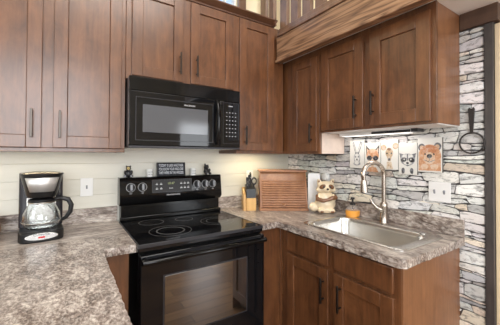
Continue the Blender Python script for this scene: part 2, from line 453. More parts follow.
# charcoal corner trim at the end of the stone, dark header under the loft
b = B(); b.box(XR-0.016, XR, -1.622, -1.585, 0.0, 2.076); struct(b.build('trim_1', 'trimdark', bevel=0.002))
b = B(); b.prism([(XR, -1.476), (XR-0.022, -1.476), (XR-0.022, -1.645), (2.6, -1.645), (2.6, -1.622), (XR, -1.622)], 'z', 2.078, ZC)
struct(b.build('trim_2', 'header', bevel=0.002))
b = B(); b.box(XR+0.1, 4.0, -1.62, -1.52, 0, ZC); struct(b.build('wall_hall', 'cream'))
# cream door round the corner
b = B(); b.box(XR+0.008, XR+0.80, -1.645, -1.622, 0.012, 2.07)
b.box(XR+0.06, XR+0.74, -1.651, -1.645, 0.2, 0.95); b.box(XR+0.06, XR+0.74, -1.651, -1.645, 1.1, 1.95)
door = struct(b.build('door_1', 'doorcream', bevel=0.003))
b = B(); b.cyl((XR+0.030, -1.645, 0.742), (XR+0.030, -1.672, 0.742), 0.007); b.ball((XR+0.030, -1.682, 0.742), 0.015)
b.build('door_knob', 'white', door)
# loft floor, its white underside and the beam in front of it
b = B(); b.box(1.205, 4.0, -2.6, -0.001, ZC, 2.40); b.box(1.205, XR+0.0, -2.6, -1.9, ZC, ZC+0.01); struct(b.build('ceiling_loft', 'ceiling'))
b = B(); b.box(1.15, 1.205, -2.6, -0.32, 2.155, 2.345); b.box(1.135, 1.19, -2.6, -0.32, 2.133, 2.155)
struct(b.build('trim_3', 'beam', bevel=0.004))
b = B(); b.box(1.14, 1.24, -2.6, -0.349, 2.345, 2.372); b.box(1.152, 1.205, -2.6, -0.349, 2.372, 2.41); struct(b.build('trim_4', 'loftpost', bevel=0.004))

# ------------------------------------------------------------------ cabinet builders (front faces local -y, wall at y = 0)
def pull(parent, x, z, y, vertical=True, L=0.145):
    b = B(); h = L/2
    b.box(x-0.0055, x+0.0055, y-0.034, y-0.025, z-h, z+h)
    for s in (-1, 1): b.cyl((x, y, z+s*h*0.68), (x, y-0.028, z+s*h*0.68), 0.0045, seg=10)
    return b.build('handle', 'pull', parent, bevel=0.0015)
def shaker(parent, x0, x1, z0, z1, y, mat='cab', st=0.064, hx=None, hz=None, name='door'):
    """framed door: stiles, rails and a sunk panel; front at y-0.02"""
    b = B(); t = 0.020
    b.box(x0, x0+st, y-t, y, z0, z1); b.box(x1-st, x1, y-t, y, z0, z1)
    b.box(x0+st, x1-st, y-t, y, z0, z0+st); b.box(x0+st, x1-st, y-t, y, z1-st, z1)
    b.box(x0+st, x1-st, y-t+0.010, y-0.002, z0+st, z1-st)
    d = b.build(name, mat, parent, bevel=0.0022)
    if hx is not None: pull(d, hx, hz, y-t)
    return d
def slab_front(parent, x0, x1, z0, z1, y, name):
    b = B(); b.box(x0, x1, y-0.02, y, z0, z1); return b.build(name, 'cab', parent, bevel=0.004)

# left upper cabinet
t = thing('upper_cabinet', 'wide brown wall cabinet above the coffee maker, left of the microwave', 'cabinet', (0, 0, 0))
b = B(); b.box(-0.80, -0.006, -UD, -0.001, ZU+0.022, 2.4365); b.box(-0.80, -0.006, -UD, -UD+0.02, ZU, ZU+0.022); b.box(-0.80, -0.785, -UD+0.02, -0.001, ZU, ZU+0.022); b.box(-0.021, -0.006, -UD+0.02, -0.001, ZU, ZU+0.022); b.build('body', 'cab', t, bevel=0.002)
shaker(t, -0.76, -0.415, 1.405, 2.425, -UD, hx=-0.455, hz=1.530)
shaker(t, -0.365, -0.030, 1.405, 2.425, -UD, hx=-0.334, hz=1.530)
# cabinet over the microwave
t = thing('upper_cabinet', 'short brown wall cabinet above the black microwave', 'cabinet', (0, 0, 0))
b = B(); b.box(-0.005, 0.784, -UD, -0.001, 1.838, 2.4365); b.build('body', 'cab', t, bevel=0.002)
shaker(t, 0.027, 0.352, 1.860, 2.425, -UD, hx=0.328, hz=1.978)
shaker(t, 0.407, 0.742, 1.860, 2.425, -UD, hx=0.446, hz=1.978)
# tall upper cabinet right of the microwave, with the corner filler
t = thing('upper_cabinet', 'tall narrow brown wall cabinet right of the microwave, above the knife block', 'cabinet', (0, 0, 0))
b = B(); b.box(0.785, 1.245, -UD, -0.001, ZU+0.022, 2.4365); b.box(0.785, 1.245, -UD, -UD+0.02, ZU, ZU+0.022); b.box(0.785, 0.80, -UD+0.02, -0.001, ZU, ZU+0.022); b.build('body', 'cab', t, bevel=0.002)
shaker(t, 0.80, 1.130, 1.405, 2.425, -UD, hx=0.848, hz=1.522)
# crown moulding over the back cabinets
b = B(); pr = [(-0.290, 2.437), (-0.303, 2.437), (-0.306, 2.447), (-0.320, 2.455), (-0.338, 2.468), (-0.346, 2.472), (-0.346, 2.482), (-0.290, 2.482)]
b.prism(pr, 'x', -0.815, 1.142)
b.prism([(1.115, 2.437), (1.121, 2.437), (1.142, 2.472), (1.142, 2.482), (1.115, 2.482)], 'y', -0.346, -0.29)
o = b.build('crown_moulding', 'cabx', bevel=0.001); tag(o, 'brown crown moulding along the tops of the back wall cabinets', 'moulding')

# right wall cabinets: local x runs along world -y
RZ = -PI/2
t = thing('upper_cabinet', 'narrow brown corner wall cabinet above the bread box', 'cabinet', (XR-0.0, 0, 0), RZ)
b = B(); b.box(0.002, 0.686, -UD, -0.016, ZU, ZC-0.001); b.build('body', 'cab', t, bevel=0.002)
b = B(); b.box(0.686, 0.6905, -UD+0.022, -0.02, ZU+0.002, ZS-0.002); p_ = b.build('side_panel', 'melamine', t); p_['label'] = 'pale melamine side panel'
shaker(t, 0.402, 0.668, 1.402, 2.114, -UD, st=0.058, hx=0.626, hz=1.538)
t = thing('upper_cabinet', 'two-door brown wall cabinet above the sink', 'cabinet', (XR, 0, 0), RZ)
b = B(); b.box(0.692, 1.474, -UD, -0.016, ZS+0.004, ZC-0.001); b.build('body', 'endpanel', t, bevel=0.002)
b = B()
b.box(0.692, 0.735, -UD-0.003, -UD+0.015, ZS, ZC-0.001); b.box(1.432, 1.476, -UD-0.003, -UD+0.015, ZS, ZC-0.001); b.box(1.04, 1.115, -UD-0.003, -UD+0.015, ZS, ZC-0.001)

for xa, xb in ((0.735, 1.04), (1.115, 1.432)): b.box(xa, xb, -UD-0.003, -UD+0.015, ZS, ZS+0.035); b.box(xa, xb, -UD-0.003, -UD+0.015, 2.11, ZC-0.001)
b.build('face_frame', 'cab', t, bevel=0.0015)
b = B(); b.box(0.70, 1.468, -UD+0.018, -0.017, ZS-0.001, ZS+0.0035); p_ = b.build('underside_panel', 'white_under', t); p_['label'] = 'white underside panel'
shaker(t, 0.719, 1.062, 1.552, 2.124, -UD-0.003, st=0.066, hx=1.016, hz=1.680)
shaker(t, 1.108, 1.453, 1.552, 2.128, -UD-0.003, st=0.072, hx=1.136, hz=1.688)
# slim light fixture beneath it
t = thing('under_cabinet_light', 'slim white light bar fixed beneath the wall cabinet over the sink', 'light', (XR, 0, ZS-0.001), RZ)
b = B(); b.box(0.73, 1.26, -0.13, -0.055, -0.022, 0.0); b.build('housing', 'white', t, bevel=0.003)
b = B(); b.box(1.262, 1.30, -0.13, -0.055, -0.02, 0.0); b.box(1.0, 1.26, -0.1315, -0.13, -0.02, -0.004); b.build('end_cap', 'graphite', t, bevel=0.002)
b = B(); b.box(0.75, 1.24, -0.118, -0.067, -0.0245, -0.0215); b.build('diffuser', 'diffuser', t)
d = bpy.data.lights.new('under_cabinet_glow', 'AREA'); d.shape = 'RECTANGLE'; d.size = 0.05; d.size_y = 0.49; d.energy = 0.42; d.color = (1, 0.95, 0.88)
lo = bpy.data.objects.new('under_cabinet_glow', d); COL.objects.link(lo); lo.location = (XR-0.092, -0.995, ZS-0.027)
# slim warm light strips beneath the back wall cabinets
def strip(label, x, y, L, power):
    t = thing('light_strip', label, 'light', (x, y, ZU+0.0215))
    b = B(); b.box(-L/2, L/2, -0.015, 0.015, -0.012, 0.0); b.build('housing', 'white', t, bevel=0.002)
    b = B(); b.box(-L/2+0.01, L/2-0.01, -0.010, 0.010, -0.0135, -0.0121); b.build('diffuser', 'diffuser', t)
    d = bpy.data.lights.new('strip_glow', 'AREA'); d.shape = 'RECTANGLE'; d.size = L-0.02; d.size_y = 0.02; d.energy = power; d.color = (1, 0.82, 0.48)
    lo = bpy.data.objects.new('strip_glow', d); COL.objects.link(lo); lo.location = (x, y, ZU+0.007)
strip('slim warm light strip under the tall wall cabinet above the knife block', 1.06, -0.17, 0.36, 1.3)
strip('slim warm light strip under the wall cabinet above the coffee maker', -0.40, -0.17, 0.60, 0.3)

# ------------------------------------------------------------------ base cabinets
XF = 0.966   # face frame plane of the sink run
t = thing('base_cabinet', 'brown sink base cabinet with two doors and two false drawers', 'cabinet', (XR, 0, 0), RZ)
FD = XR - XF
b = B(); b.box(0.63, 1.456, -FD, -0.60+0.02, 0.10, CT-0.042)   # face frame
b.box(0.63, 1.456, -FD+0.02, -0.004, 0.10, 0.118)
b.build('face_frame', 'cab', t, bevel=0.001)
b = B(); b.box(1.4565, 1.466, -FD, -0.004, 0.0, CT-0.042); b.build('end_panel', 'endpanel', t, bevel=0.001)
b = B(); b.box(0.63, 1.456, -FD+0.075, -FD+0.09, 0.0, 0.10); b.build('toe_kick', 'blackmatte', t)
slab_front(t, 0.695, 1.046, 0.737, 0.858, -FD, 'drawer_front'); slab_front(t, 1.088, 1.428, 0.737, 0.858, -FD, 'drawer_front')
shaker(t, 0.695, 1.046, 0.13, 0.716, -FD, hx=1.020, hz=0.598); shaker(t, 1.088, 1.428, 0.13, 0.716, -FD, hx=1.138, hz=0.598)
t = thing('corner_base_cabinet', 'brown blind corner base cabinet between the range and the sink cabinet', 'cabinet', (0, 0, 0))
b = B(); b.box(0.772, XF+0.0, -0.617, -0.60, 0.10, CT-0.042); b.box(XF-0.018, XF, -0.629, -0.6171, 0.10, CT-0.042); b.box(0.772, 0.79, -0.60, -0.004, 0.0, CT-0.042); b.build('filler_panel', 'cab', t, bevel=0.001)
b = B(); b.box(0.79, XF, -0.545, -0.53, 0, 0.10); b.build('toe_kick', 'blackmatte', t)
t = thing('base_cabinet', 'brown base cabinet beneath the worktop left of the range', 'cabinet', (0, 0, 0))
b = B(); b.box(-1.24, -0.032, -0.612, -0.004, 0.10, CT-0.042); b.build('body', 'cab', t, bevel=0.001)
b = B(); b.box(-1.24, -0.032, -0.54, -0.01, 0.0, 0.10); b.build('toe_kick', 'blackmatte', t)
t = thing('peninsula_cabinet', 'brown base cabinet beneath the peninsula worktop', 'cabinet', (0, 0, 0))
b = B(); b.box(-0.78, -0.182, -1.66, -0.616, 0.10, CT-0.042); b.build('body', 'cab', t, bevel=0.001)
b = B(); b.box(-0.76, -0.25, -1.60, -0.63, 0.0, 0.10); b.build('toe_kick', 'blackmatte', t)

# ------------------------------------------------------------------ worktops
def jag(p, q, n, amp, rnd):
    out = []
    for i in range(n):
        u = i/n; out.append((p[0]+(q[0]-p[0])*u, p[1]+(q[1]-p[1])*u))
    return out
def rrect(x0, x1, y0, y1, r, n=6):
    pts = []
    for cx, cy, a0 in ((x1-r, y1-r, 0), (x0+r, y1-r, 90), (x0+r, y0+r, 180), (x1-r, y0+r, 270)):
        for i in range(n+1):
            a = math.radians(a0 + 90*i/n); pts.append((cx+r*math.cos(a), cy+r*math.sin(a)))
    return pts
def slab(name, pts, z0, z1, mat, parent, hole=None, rough_edges=(), bevel=0.004):
    """worktop slab, optional hole, with a chipped stone-look front edge along rough_edges (indices of sides)"""
    rnd = random.Random(5); loop = []
    n = len(pts)
    for i in range(n):
        p, q = pts[i], pts[(i+1) % n]
        if i in rough_edges:
            L = math.hypot(q[0]-p[0], q[1]-p[1]); m = max(2, int(L/0.018)); nx, ny = (q[1]-p[1])/L, -(q[0]-p[0])/L
            for j in range(m):
                u = j/m; e = 0 if j == 0 else rnd.uniform(-0.003, 0.001)
                loop.append((p[0]+(q[0]-p[0])*u+nx*e, p[1]+(q[1]-p[1])*u+ny*e, True))
        else: loop.append((p[0], p[1], False))
    bm = bmesh.new()
    def ring(z, jit, rn):
        return [bm.verts.new((x + (rn.uniform(-jit, jit) if f else 0), y + (rn.uniform(-jit, jit) if f else 0), z)) for x, y, f in loop]
    top = ring(z1, 0.0, rnd); mid = ring((z0+z1)/2, 0.003, rnd); bot = ring(z0, 0.003, rnd)
    m = len(loop)
    for a, c in ((top, mid), (mid, bot)):
        for i in range(m): bm.faces.new((a[i], a[(i+1) % m], c[(i+1) % m], c[i]))
    for rg in (top, bot):
        z = rg[0].co.z
        es = [bm.edges.get((rg[i], rg[(i+1) % m])) or bm.edges.new((rg[i], rg[(i+1) % m])) for i in range(m)]
        if hole:
            hv = [bm.verts.new((x, y, z)) for x, y in hole]
            es += [bm.edges.new((hv[i], hv[(i+1) % len(hv)])) for i in range(len(hv))]
            if rg is top: ht = hv
            else: hb = hv
        bmesh.ops.triangle_fill(bm, use_beauty=True, use_dissolve=False, edges=es)
    if hole:
        h = len(hole)
        for i in range(h): bm.faces.new((ht[i], ht[(i+1) % h], hb[(i+1) % h], hb[i]))
    bmesh.ops.recalc_face_normals(bm, faces=bm.faces)
    me = bpy.data.meshes.new(name); bm.to_mesh(me); bm.free(); me.materials.append(M[mat])
    o = bpy.data.objects.new(name, me); COL.objects.link(o)
    if parent: o.parent = parent
    return o
TH = 0.040
t = thing('worktop', 'mottled laminate worktop around the sink, right of the range', 'worktop', (0, 0, 0))
SINK = (1.02, 1.475, -1.435, -0.745)
hole = rrect(1.035, 1.45, -1.415, -0.765, 0.05)
slab('slab', [(0.765, -0.001), (0.765, -0.637), (0.919, -0.637), (0.919, -1.465), (0.945, -1.4924), (XR-0.001, -1.4924), (XR-0.001, -0.001)], CT-TH, CT, 'lamright', t, hole, (1, 2, 3, 4))
b = B(); b.box(0.765, XR-0.022, -0.021, -0.001, CT+0.0003, 1.015); o = b.build('backsplash', 'lamstreak', None, bevel=0.003); tag(o, 'mottled laminate backsplash strip behind the knife block and bread box', 'backsplash')
b = B(); b.box(XR-0.021, XR-0.001, -1.4924, -0.001, CT+0.0003, 1.015); o = b.build('backsplash', 'lamright', None, bevel=0.003); tag(o, 'mottled laminate backsplash strip along the stone wall behind the faucet', 'backsplash')
t = thing('worktop', 'mottled laminate worktop under the coffee maker, left of the range', 'worktop', (0, 0, 0))
slab('slab', [(-0.002, -0.001), (-1.26, -0.001), (-1.26, -0.4000), (-0.002, -0.4000)], CT-TH, CT, 'lamstreak', t, None, ())
b = B(); b.box(-1.26, -0.002, -0.021, -0.001, CT+0.0003, 1.015); o = b.build('backsplash', 'lamstreak', None, bevel=0.003); tag(o, 'mottled laminate backsplash strip behind the coffee maker', 'backsplash')
t = thing('worktop', 'wide mottled laminate peninsula worktop in front of the coffee maker', 'worktop', (0, 0, 0))
slab('slab', [(-1.26, -0.4012), (-1.26, -1.72), (-0.155, -1.72), (-0.1525, -0.637), (-0.002, -0.637), (-0.002, -0.4012)], CT-TH, CT, 'lam', t, None, (2, 3))

# ------------------------------------------------------------------ sink
t = thing('sink', 'stainless steel drop-in sink in the right worktop', 'sink', (0, 0, 0))
def ringloft(rings, name, mat, parent, cap_last=True):
    bm = bmesh.new(); vs = [[bm.verts.new(p) for p in r] for r in rings]; n = len(rings[0])
    for a, c in zip(vs, vs[1:]):
        for i in range(n): bm.faces.new((a[i], a[(i+1) % n], c[(i+1) % n], c[i])).smooth = True
    if cap_last: bm.faces.new(vs[-1])
    bmesh.ops.recalc_face_normals(bm, faces=bm.faces)
    for e in bm.edges:
        if len(e.link_faces) == 2 and e.calc_face_angle(0) > 0.9: e.smooth = False
    me = bpy.data.meshes.new(name); bm.to_mesh(me); bm.free(); me.materials.append(M[mat])
    o = bpy.data.objects.new(name, me); COL.objects.link(o); o.parent = parent; return o
def rr3(x0, x1, y0, y1, r, z): return [(x, y, z) for x, y in rrect(x0, x1, y0, y1, r, 8)]
X0, X1, Y0, Y1 = SINK
bx0, bx1, by0, by1 = 1.048, 1.405, -1.372, -0.800
ringloft([rr3(X0, X1, Y0, Y1, 0.055, CT+0.0005), rr3(X0, X1, Y0, Y1, 0.055, CT+0.004), rr3(X0+0.006, X1-0.006, Y0+0.006, Y1-0.006, 0.05, CT+0.007),
          rr3(bx0-0.010, bx1+0.010, by0-0.010, by1+0.010, 0.07, CT+0.007), rr3(bx0-0.002, bx1+0.002, by0-0.002, by1+0.002, 0.065, CT+0.003),
          rr3(bx0+0.003, bx1-0.003, by0+0.003, by1-0.003, 0.06, CT-0.02), rr3(bx0+0.012, bx1-0.012, by0+0.012, by1-0.012, 0.055, CT-0.145),
          rr3(bx0+0.03, bx1-0.03, by0+0.03, by1-0.03, 0.045, CT-0.168), rr3(bx0+0.06, bx1-0.06, by0+0.06, by1-0.06, 0.03, CT-0.172)], 'basin', 'sinksteel', t)
b = B(); b.lathe([(0.045, 0.003), (0.042, 0.004), (0.034, 0.001), (0, 0.0005)], (1.23, -1.08, CT-0.172)); b.build('drain', 'steel', t)
b = B(); b.lathe([(0.018, 0.0), (0.018, 0.002), (0.012, 0.004), (0, 0.0045)], (1.432, -1.33, CT+0.007)); b.torus((1.432, -1.33, CT+0.0085), 0.019, 0.002); b.build('hole_cover', 'chrome', t)

# ------------------------------------------------------------------ faucet
t = thing('faucet', 'brushed nickel gooseneck faucet behind the sink', 'faucet', (1.508, -1.045, CT), math.radians(-17))
b = B(); b.lathe([(0, 0.0), (0.027, 0.0), (0.027, 0.006), (0.024, 0.012), (0.023, 0.05), (0.023, 0.10), (0.025, 0.104), (0.025, 0.130), (0.018, 0.140), (0, 0.140)]); b.build('base', 'nickel', t)
R = 0.084; pts = [(0, 0, 0.13), (0, 0, 0.2)]; zc_ = 0.325
for i in range(0, 19):
    a = PI*i/18*1.03; pts.append((-R+R*math.cos(a), 0, zc_+R*math.sin(a)))
pts += [(pts[-1][0]+0.002, 0, 0.315), (pts[-1][0]+0.006, 0, 0.29)]
b = B(); b.tube(pts, 0.0145, 14); b.build('gooseneck', 'nickel', t)
ex, ez = pts[-1][0], pts[-1][2]
b = B(); b.tube([(ex-0.001, 0, ez+0.005), (ex, 0, ez-0.005), (ex+0.002, 0, ez-0.05), (ex+0.003, 0, ez-0.078)], [0.017, 0.019, 0.023, 0.024], 16); sh = b.build('spray_head', 'nickel', t)
b = B(); b.cyl((ex+0.003, 0, ez-0.078), (ex+0.003, 0, ez-0.081), 0.016); b.build('nozzle', 'blackmatte', sh)
b = B(); b.tube([(0, 0, 0.085), (-0.022, 0.012, 0.090), (-0.040, 0.022, 0.102), (-0.062, 0.036, 0.132), (-0.074, 0.044, 0.158)], [0.020, 0.018, 0.014, 0.010, 0.007], 12); b.build('lever', 'nickel', t)

# ------------------------------------------------------------------ range
t = thing('range', 'black glass-top electric range between the worktops', 'stove', (0, 0, 0))
W = 0.762; FY = -0.655
b = B(); b.box(0.004, W-0.004, FY, -0.03, 0.05, 0.878); b.box(0.05, W-0.05, FY+0.06, -0.1, 0.0, 0.05); b.build('body', 'black', t, bevel=0.002)
b = B(); b.box(0.0, W, -0.672, -0.075, 0.879, 0.9175); ck = b.build('cooktop', 'bglass', t, bevel=0.004)
b = B()
for (x, y, rs) in ((0.18, -0.205, (0.078,)), (0.225, -0.475, (0.122, 0.082, 0.078)), (0.40, -0.225, (0.060,)), (0.575, -0.395, (0.112, 0.075))):
    for r in rs:
        b = B(); b.lathe([(r-0.0012, 0), (r-0.0012, 0.0003), (r+0.0012, 0.0003), (r+0.0012, 0)], (x, y, 0.9174), 64, True); b.build('burner_ring', 'ring', ck)
b = B(); b.box(-0.0005, 0.006, -0.674, -0.075, 0.900, 0.9192); b.box(W-0.006, W+0.0005, -0.674, -0.075, 0.900, 0.9192); b.box(0.006, W-0.006, -0.675, -0.668, 0.900, 0.9192); b.build('edge_trim', 'graphite', ck, bevel=0.0015)
# backguard: recessed riser below, control panel above
b = B(); b.box(0.012, W-0.012, -0.074, -0.006, 0.9176, 1.06); b.build('riser', 'black', t, bevel=0.003)
b = B(); b.prism([(-0.098, 1.040), (-0.104, 1.050), (-0.083, 1.203), (-0.076, 1.211), (-0.004, 1.211), (-0.004, 1.02), (-0.078, 1.02)], 'x', 0.0, W); bgd = b.build('control_panel', 'black', t, bevel=0.003)
b = B(); b.box(0.004, W-0.004, -0.098, -0.074, 0.9178, 0.945); b.build('ledge', 'black', t, bevel=0.006)
def on_panel(z): return -0.104 + (z-1.05)*(0.021/0.153)      # y of the sloping panel face at height z
th = math.atan2(0.021, 0.153)
def knob(x, z):
    y = on_panel(z)
    b = B(); b.lathe([(0.027, 0.0), (0.027, 0.004), (0.021, 0.006), (0.018, 0.022), (0.016, 0.024), (0, 0.024)], seg=24); b.mi = 1; b.box(-0.0065, 0.0065, -0.020, 0.020, 0.018, 0.032)
    kn = b.build('knob', ['blackmatte', 'print_grey'], t, bevel=0.001); kn.location = (x, y, z); kn.rotation_euler = (PI/2 - th, 0, 0)
    b = B(); b.torus((0, 0, 0.002), 0.029, 0.0012, seg=32, seg2=6); b.box(-0.0012, 0.0012, 0.006, 0.018, 0.0301, 0.0306); b.build('dial_ring', 'glyph', kn)
    lettering('dial_mark', 'OFF', 0.010, 'glyph', kn, (0, -0.042, 0.0015), (0, 0, 0))
for x in (0.070, 0.146, 0.553, 0.620, 0.684): knob(x, 1.143)
b = B(); z0, z1 = 1.098, 1.190
b.prism([(on_panel(z0)-0.002, z0), (on_panel(z1)-0.002, z1), (on_panel(z1)+0.002, z1), (on_panel(z0)+0.002, z0)], 'x', 0.212, 0.508); dsp = b.build('display', 'blackmatte', t)
b = B()
for xx0, xx1 in ((0.212, 0.2145), (0.5055, 0.508)): b.prism([(on_panel(z0)-0.0026, z0), (on_panel(z1)-0.0026, z1), (on_panel(z1)-0.002, z1), (on_panel(z0)-0.002, z0)], 'x', xx0, xx1)
for zz in (z0, z1-0.0025): b.prism([(on_panel(zz)-0.0026, zz), (on_panel(zz)-0.0026, zz+0.0025), (on_panel(zz)-0.002, zz+0.0025), (on_panel(zz)-0.002, zz)], 'x', 0.2145, 0.5055)
b.build('display_border', 'graphite', dsp)
b = B()
for xx in (0.245, 0.275, 0.425, 0.452, 0.479):
    for zz in (1.124, 1.156):
        yy = on_panel(zz)-0.0024; b = B(); b.box(xx-0.008, xx+0.008, yy-0.0006, yy, zz-0.003, zz+0.003); b.box(xx-0.005, xx+0.005, yy-0.0006, yy, zz+0.007, zz+0.009); b.build('touch_key', 'glyph', dsp)
lettering('clock_digits', '10:47', 0.024, 'digit', dsp, (0.348, on_panel(1.160)-0.0026, 1.160), (PI/2-th, 0, 0))
lettering('temperature_mark', 'BAKE', 0.012, 'glyph', dsp, (0.348, on_panel(1.125)-0.0026, 1.125), (PI/2-th, 0, 0))
lettering('maker_mark', 'FRIGIDAIRE', 0.014, 'glyph', t, (0.365, on_panel(1.078)-0.0006, 1.078), (PI/2-th, 0, 0), 0.10)
# oven door
b = B(); b.box(0.006, W-0.006, -0.698, -0.657, 0.235, 0.868); dr = b.build('oven_door', 'bglass', t, bevel=0.005)
b = B(); b.box(0.125, 0.622, -0.7005, -0.698, 0.43, 0.748); b.build('oven_window', 'owin', dr, bevel=0.001)
b = B()
for x0, x1, zz0, zz1 in ((0.118, 0.125, 0.423, 0.755), (0.622, 0.629, 0.423, 0.755), (0.125, 0.622, 0.748, 0.755), (0.125, 0.622, 0.423, 0.43)): b.box(x0, x1, -0.6992, -0.698, zz0, zz1)
b.build('window_border', 'graphite', dr)
pts = []
for i in range(25):
    u = i/24; x = 0.012+0.738*u; pts.append((x, -0.722-0.020*math.sin(PI*u)**0.6, 0.842+0.006*math.sin(PI*u)))
b = B(); b.tube(pts, 0.0135, 12); b.box(0.008, 0.034, -0.725, -0.697, 0.828, 0.856); b.box(0.728, 0.754, -0.725, -0.697, 0.828, 0.856); b.build('handle', 'black', dr, bevel=0.002)
b = B()
for i in range(3): b.box(0.03, W-0.03, -0.700+0.0015*i, -0.69, 0.852+0.0055*i, 0.8545+0.0055*i)
b.build('vent_slots', 'graphite', dr)
b = B(); b.box(0.006, W-0.006, -0.690, -0.657, 0.06, 0.228); dw = b.build('storage_drawer', 'black', t, bevel=0.005)

# ------------------------------------------------------------------ microwave
t = thing('microwave', 'black over-the-range microwave under the short wall cabinet', 'microwave', (0, 0, 0))
MY = -0.387; MZ0, MZ1 = 1.409, 1.836
b = B(); b.box(0.0, 0.758, MY+0.03, -0.002, MZ0+0.004, MZ1-0.004); b.build('body', 'blackmatte', t, bevel=0.003)
b = B(); b.box(0.0, 0.758, MY, MY+0.03, 1.752, MZ1); vg = b.build('vent_grille', 'black', t, bevel=0.003)
b = B(); b.box(0.0, 0.592, MY-0.006, MY+0.03, MZ0+0.016, 1.750); md = b.build('door', 'bglass', t, bevel=0.004)
b = B(); b.box(0.076, 0.500, MY-0.0075, MY-0.006, 1.505, 1.672); b.build('window_screen', 'mwin', md, bevel=0.0006)
b = B()
for x0, x1, zz0, zz1 in ((0.036, 0.039, 1.455, 1.715), (0.537, 0.540, 1.455, 1.715), (0.039, 0.537, 1.712, 1.715), (0.039, 0.537, 1.455, 1.458)): b.box(x0, x1, MY-0.0072, MY-0.006, zz0, zz1)
b.build('window_border', 'graphite', md)
lettering('maker_mark', 'FRIGIDAIRE', 0.013, 'glyph', md, (0.37, MY-0.0068, 1.690), (PI/2, 0, 0), 0.075)
b = B(); pts = [(0.565, MY-0.006-0.040*math.sin(PI*min(1, max(0, u/14)))**0.7, 1.447+0.302*u/14) for u in range(15)]
b.tube(pts, [0.010]+[0.0135]*13+[0.010], 12); b.build('handle', 'black', md)
b = B(); b.box(0.594, 0.758, MY-0.004, MY+0.03, MZ0+0.016, 1.750); cp = b.build('control_panel', 'bglass', t, bevel=0.004)
b = B()
for r in range(7):
    for c in range(4):
        x = 0.642+0.024*c; z = 1.50+0.028*r; b = B(); b.box(x, x+0.009, MY-0.0046, MY-0.004, z, z+0.006); b.build('key', 'keymark', cp)
b = B(); b.box(0.660, 0.695, MY-0.0046, MY-0.004, 1.714, 1.721); b.build('clock', 'keymark', cp)
b = B()
for x0, x1, zz0, zz1 in ((0.618, 0.620, 1.450, 1.742), (0.742, 0.744, 1.450, 1.742), (0.620, 0.742, 1.740, 1.742), (0.620, 0.742, 1.450, 1.452)): b.box(x0, x1, MY-0.0046, MY-0.004, zz0, zz1)
b.build('panel_border', 'graphite', cp)
b = B(); b.box(0.0, 0.758, MY-0.004, MY+0.03, MZ0, MZ0+0.014); b.build('bottom_trim', 'graphite', t, bevel=0.003)
b = B(); b.box(0.01, 0.748, MY+0.03, -0.01, MZ0, MZ0+0.0042); b.build('underside', 'steel', t)

# ------------------------------------------------------------------ coffee maker
t = thing('coffee_maker', 'black and steel drip coffee maker with a glass carafe', 'coffee maker', (-0.412, -0.225, CT), math.radians(4)); t.scale = (1.0, 1.0, 1.045)
def rbox(b, x0, x1, y0, y1, z0, z1, r): b.prism(rrect(x0, x1, y0, y1, r, 5), 'z', z0, z1)
b = B(); rbox(b, -0.098, 0.098, -0.115, 0.10, 0.0, 0.052, 0.05); b.build('base', 'blackmatte', t, bevel=0.006)
b = B(); b.lathe([(0, 0.054), (0.068, 0.054), (0.072, 0.052), (0.072, 0.0522)], (0, -0.03, 0)); b.build('warming_plate', 'graphite', t)
b = B(); rbox(b, -0.100, 0.100, 0.035, 0.105, 0.05, 0.335, 0.02); b.build('column', 'gloss', t, bevel=0.004)
b = B(); b.box(-0.066, 0.066, 0.030, 0.035, 0.056, 0.205); b.build('back_plate', 'steel', t, bevel=0.001)
b = B(); b.lathe([(0, 0.215), (0.062, 0.215), (0.068, 0.222), (0.094, 0.325), (0.098, 0.332), (0.098, 0.336), (0, 0.336)], (0, -0.020, 0), 36); b.build('brew_basket', 'blackmatte', t)
b = B()   # steel band wrapped on the front of the basket
seg = 14; rows = [(0.245, 0.0755), (0.316, 0.0935)]
vs = [[b.bm.verts.new((r*math.sin(a), -0.020-r*math.cos(a)-0.0012, z)) for a in [math.radians(-52+104*i/seg)*(0.86 if z < 0.28 else 1) for i in range(seg+1)]] for z, r in rows]
for i in range(seg): b.bm.faces.new((vs[0][i], vs[0][i+1], vs[1][i+1], vs[1][i]))
o = b.build('steel_band', 'satinsteel', t); md_ = o.modifiers.new('Solid', 'SOLIDIFY'); md_.thickness = 0.002
b = B(); b.lathe([(0, 0.346), (0.05, 0.345), (0.086, 0.340), (0.092, 0.336), (0, 0.336)], (0, -0.020, 0), 36); b.build('lid', 'steel', t)
prof_o = [(0.0, 0.055), (0.060, 0.055), (0.072, 0.062), (0.083, 0.085), (0.086, 0.105), (0.080, 0.135), (0.066, 0.165), (0.056, 0.185), (0.056, 0.196)]
prof_i = [(0.053, 0.196), (0.053, 0.185), (0.063, 0.165), (0.077, 0.135), (0.083, 0.105), (0.080, 0.086), (0.070, 0.065), (0.058, 0.058), (0.0, 0.058)]
b = B(); b.lathe(prof_o + prof_i, (0, -0.030, 0), 36); cf = b.build('carafe', 'glass', t)
b = B(); b.lathe([(0, 0.210), (0.04, 0.209), (0.060, 0.203), (0.060, 0.192), (0.0575, 0.186), (0.0575, 0.192), (0, 0.196)], (0, -0.030, 0), 32); b.build('carafe_lid', 'blackmatte', cf)
for zz, rr_, tt in ((0.188, 0.058, 0.004), (0.092, 0.0865, 0.0022)):
    b = B(); b.torus((0, -0.03, zz), rr_, tt, seg=40); b.build('carafe_band', 'steel', cf)
b = B(); b.tube([(0.055, -0.040, 0.198), (0.085, -0.050, 0.205), (0.118, -0.058, 0.195), (0.132, -0.062, 0.165), (0.128, -0.060, 0.130), (0.108, -0.054, 0.100), (0.088, -0.046, 0.088)], [0.010, 0.012, 0.013, 0.013, 0.012, 0.010, 0.008], 12); b.build('carafe_handle', 'blackmatte', cf)
b = B()
pl = [(0.070*math.cos(2*PI*i/32), 0.029+0.0165*math.sin(2*PI*i/32)) for i in range(32)]
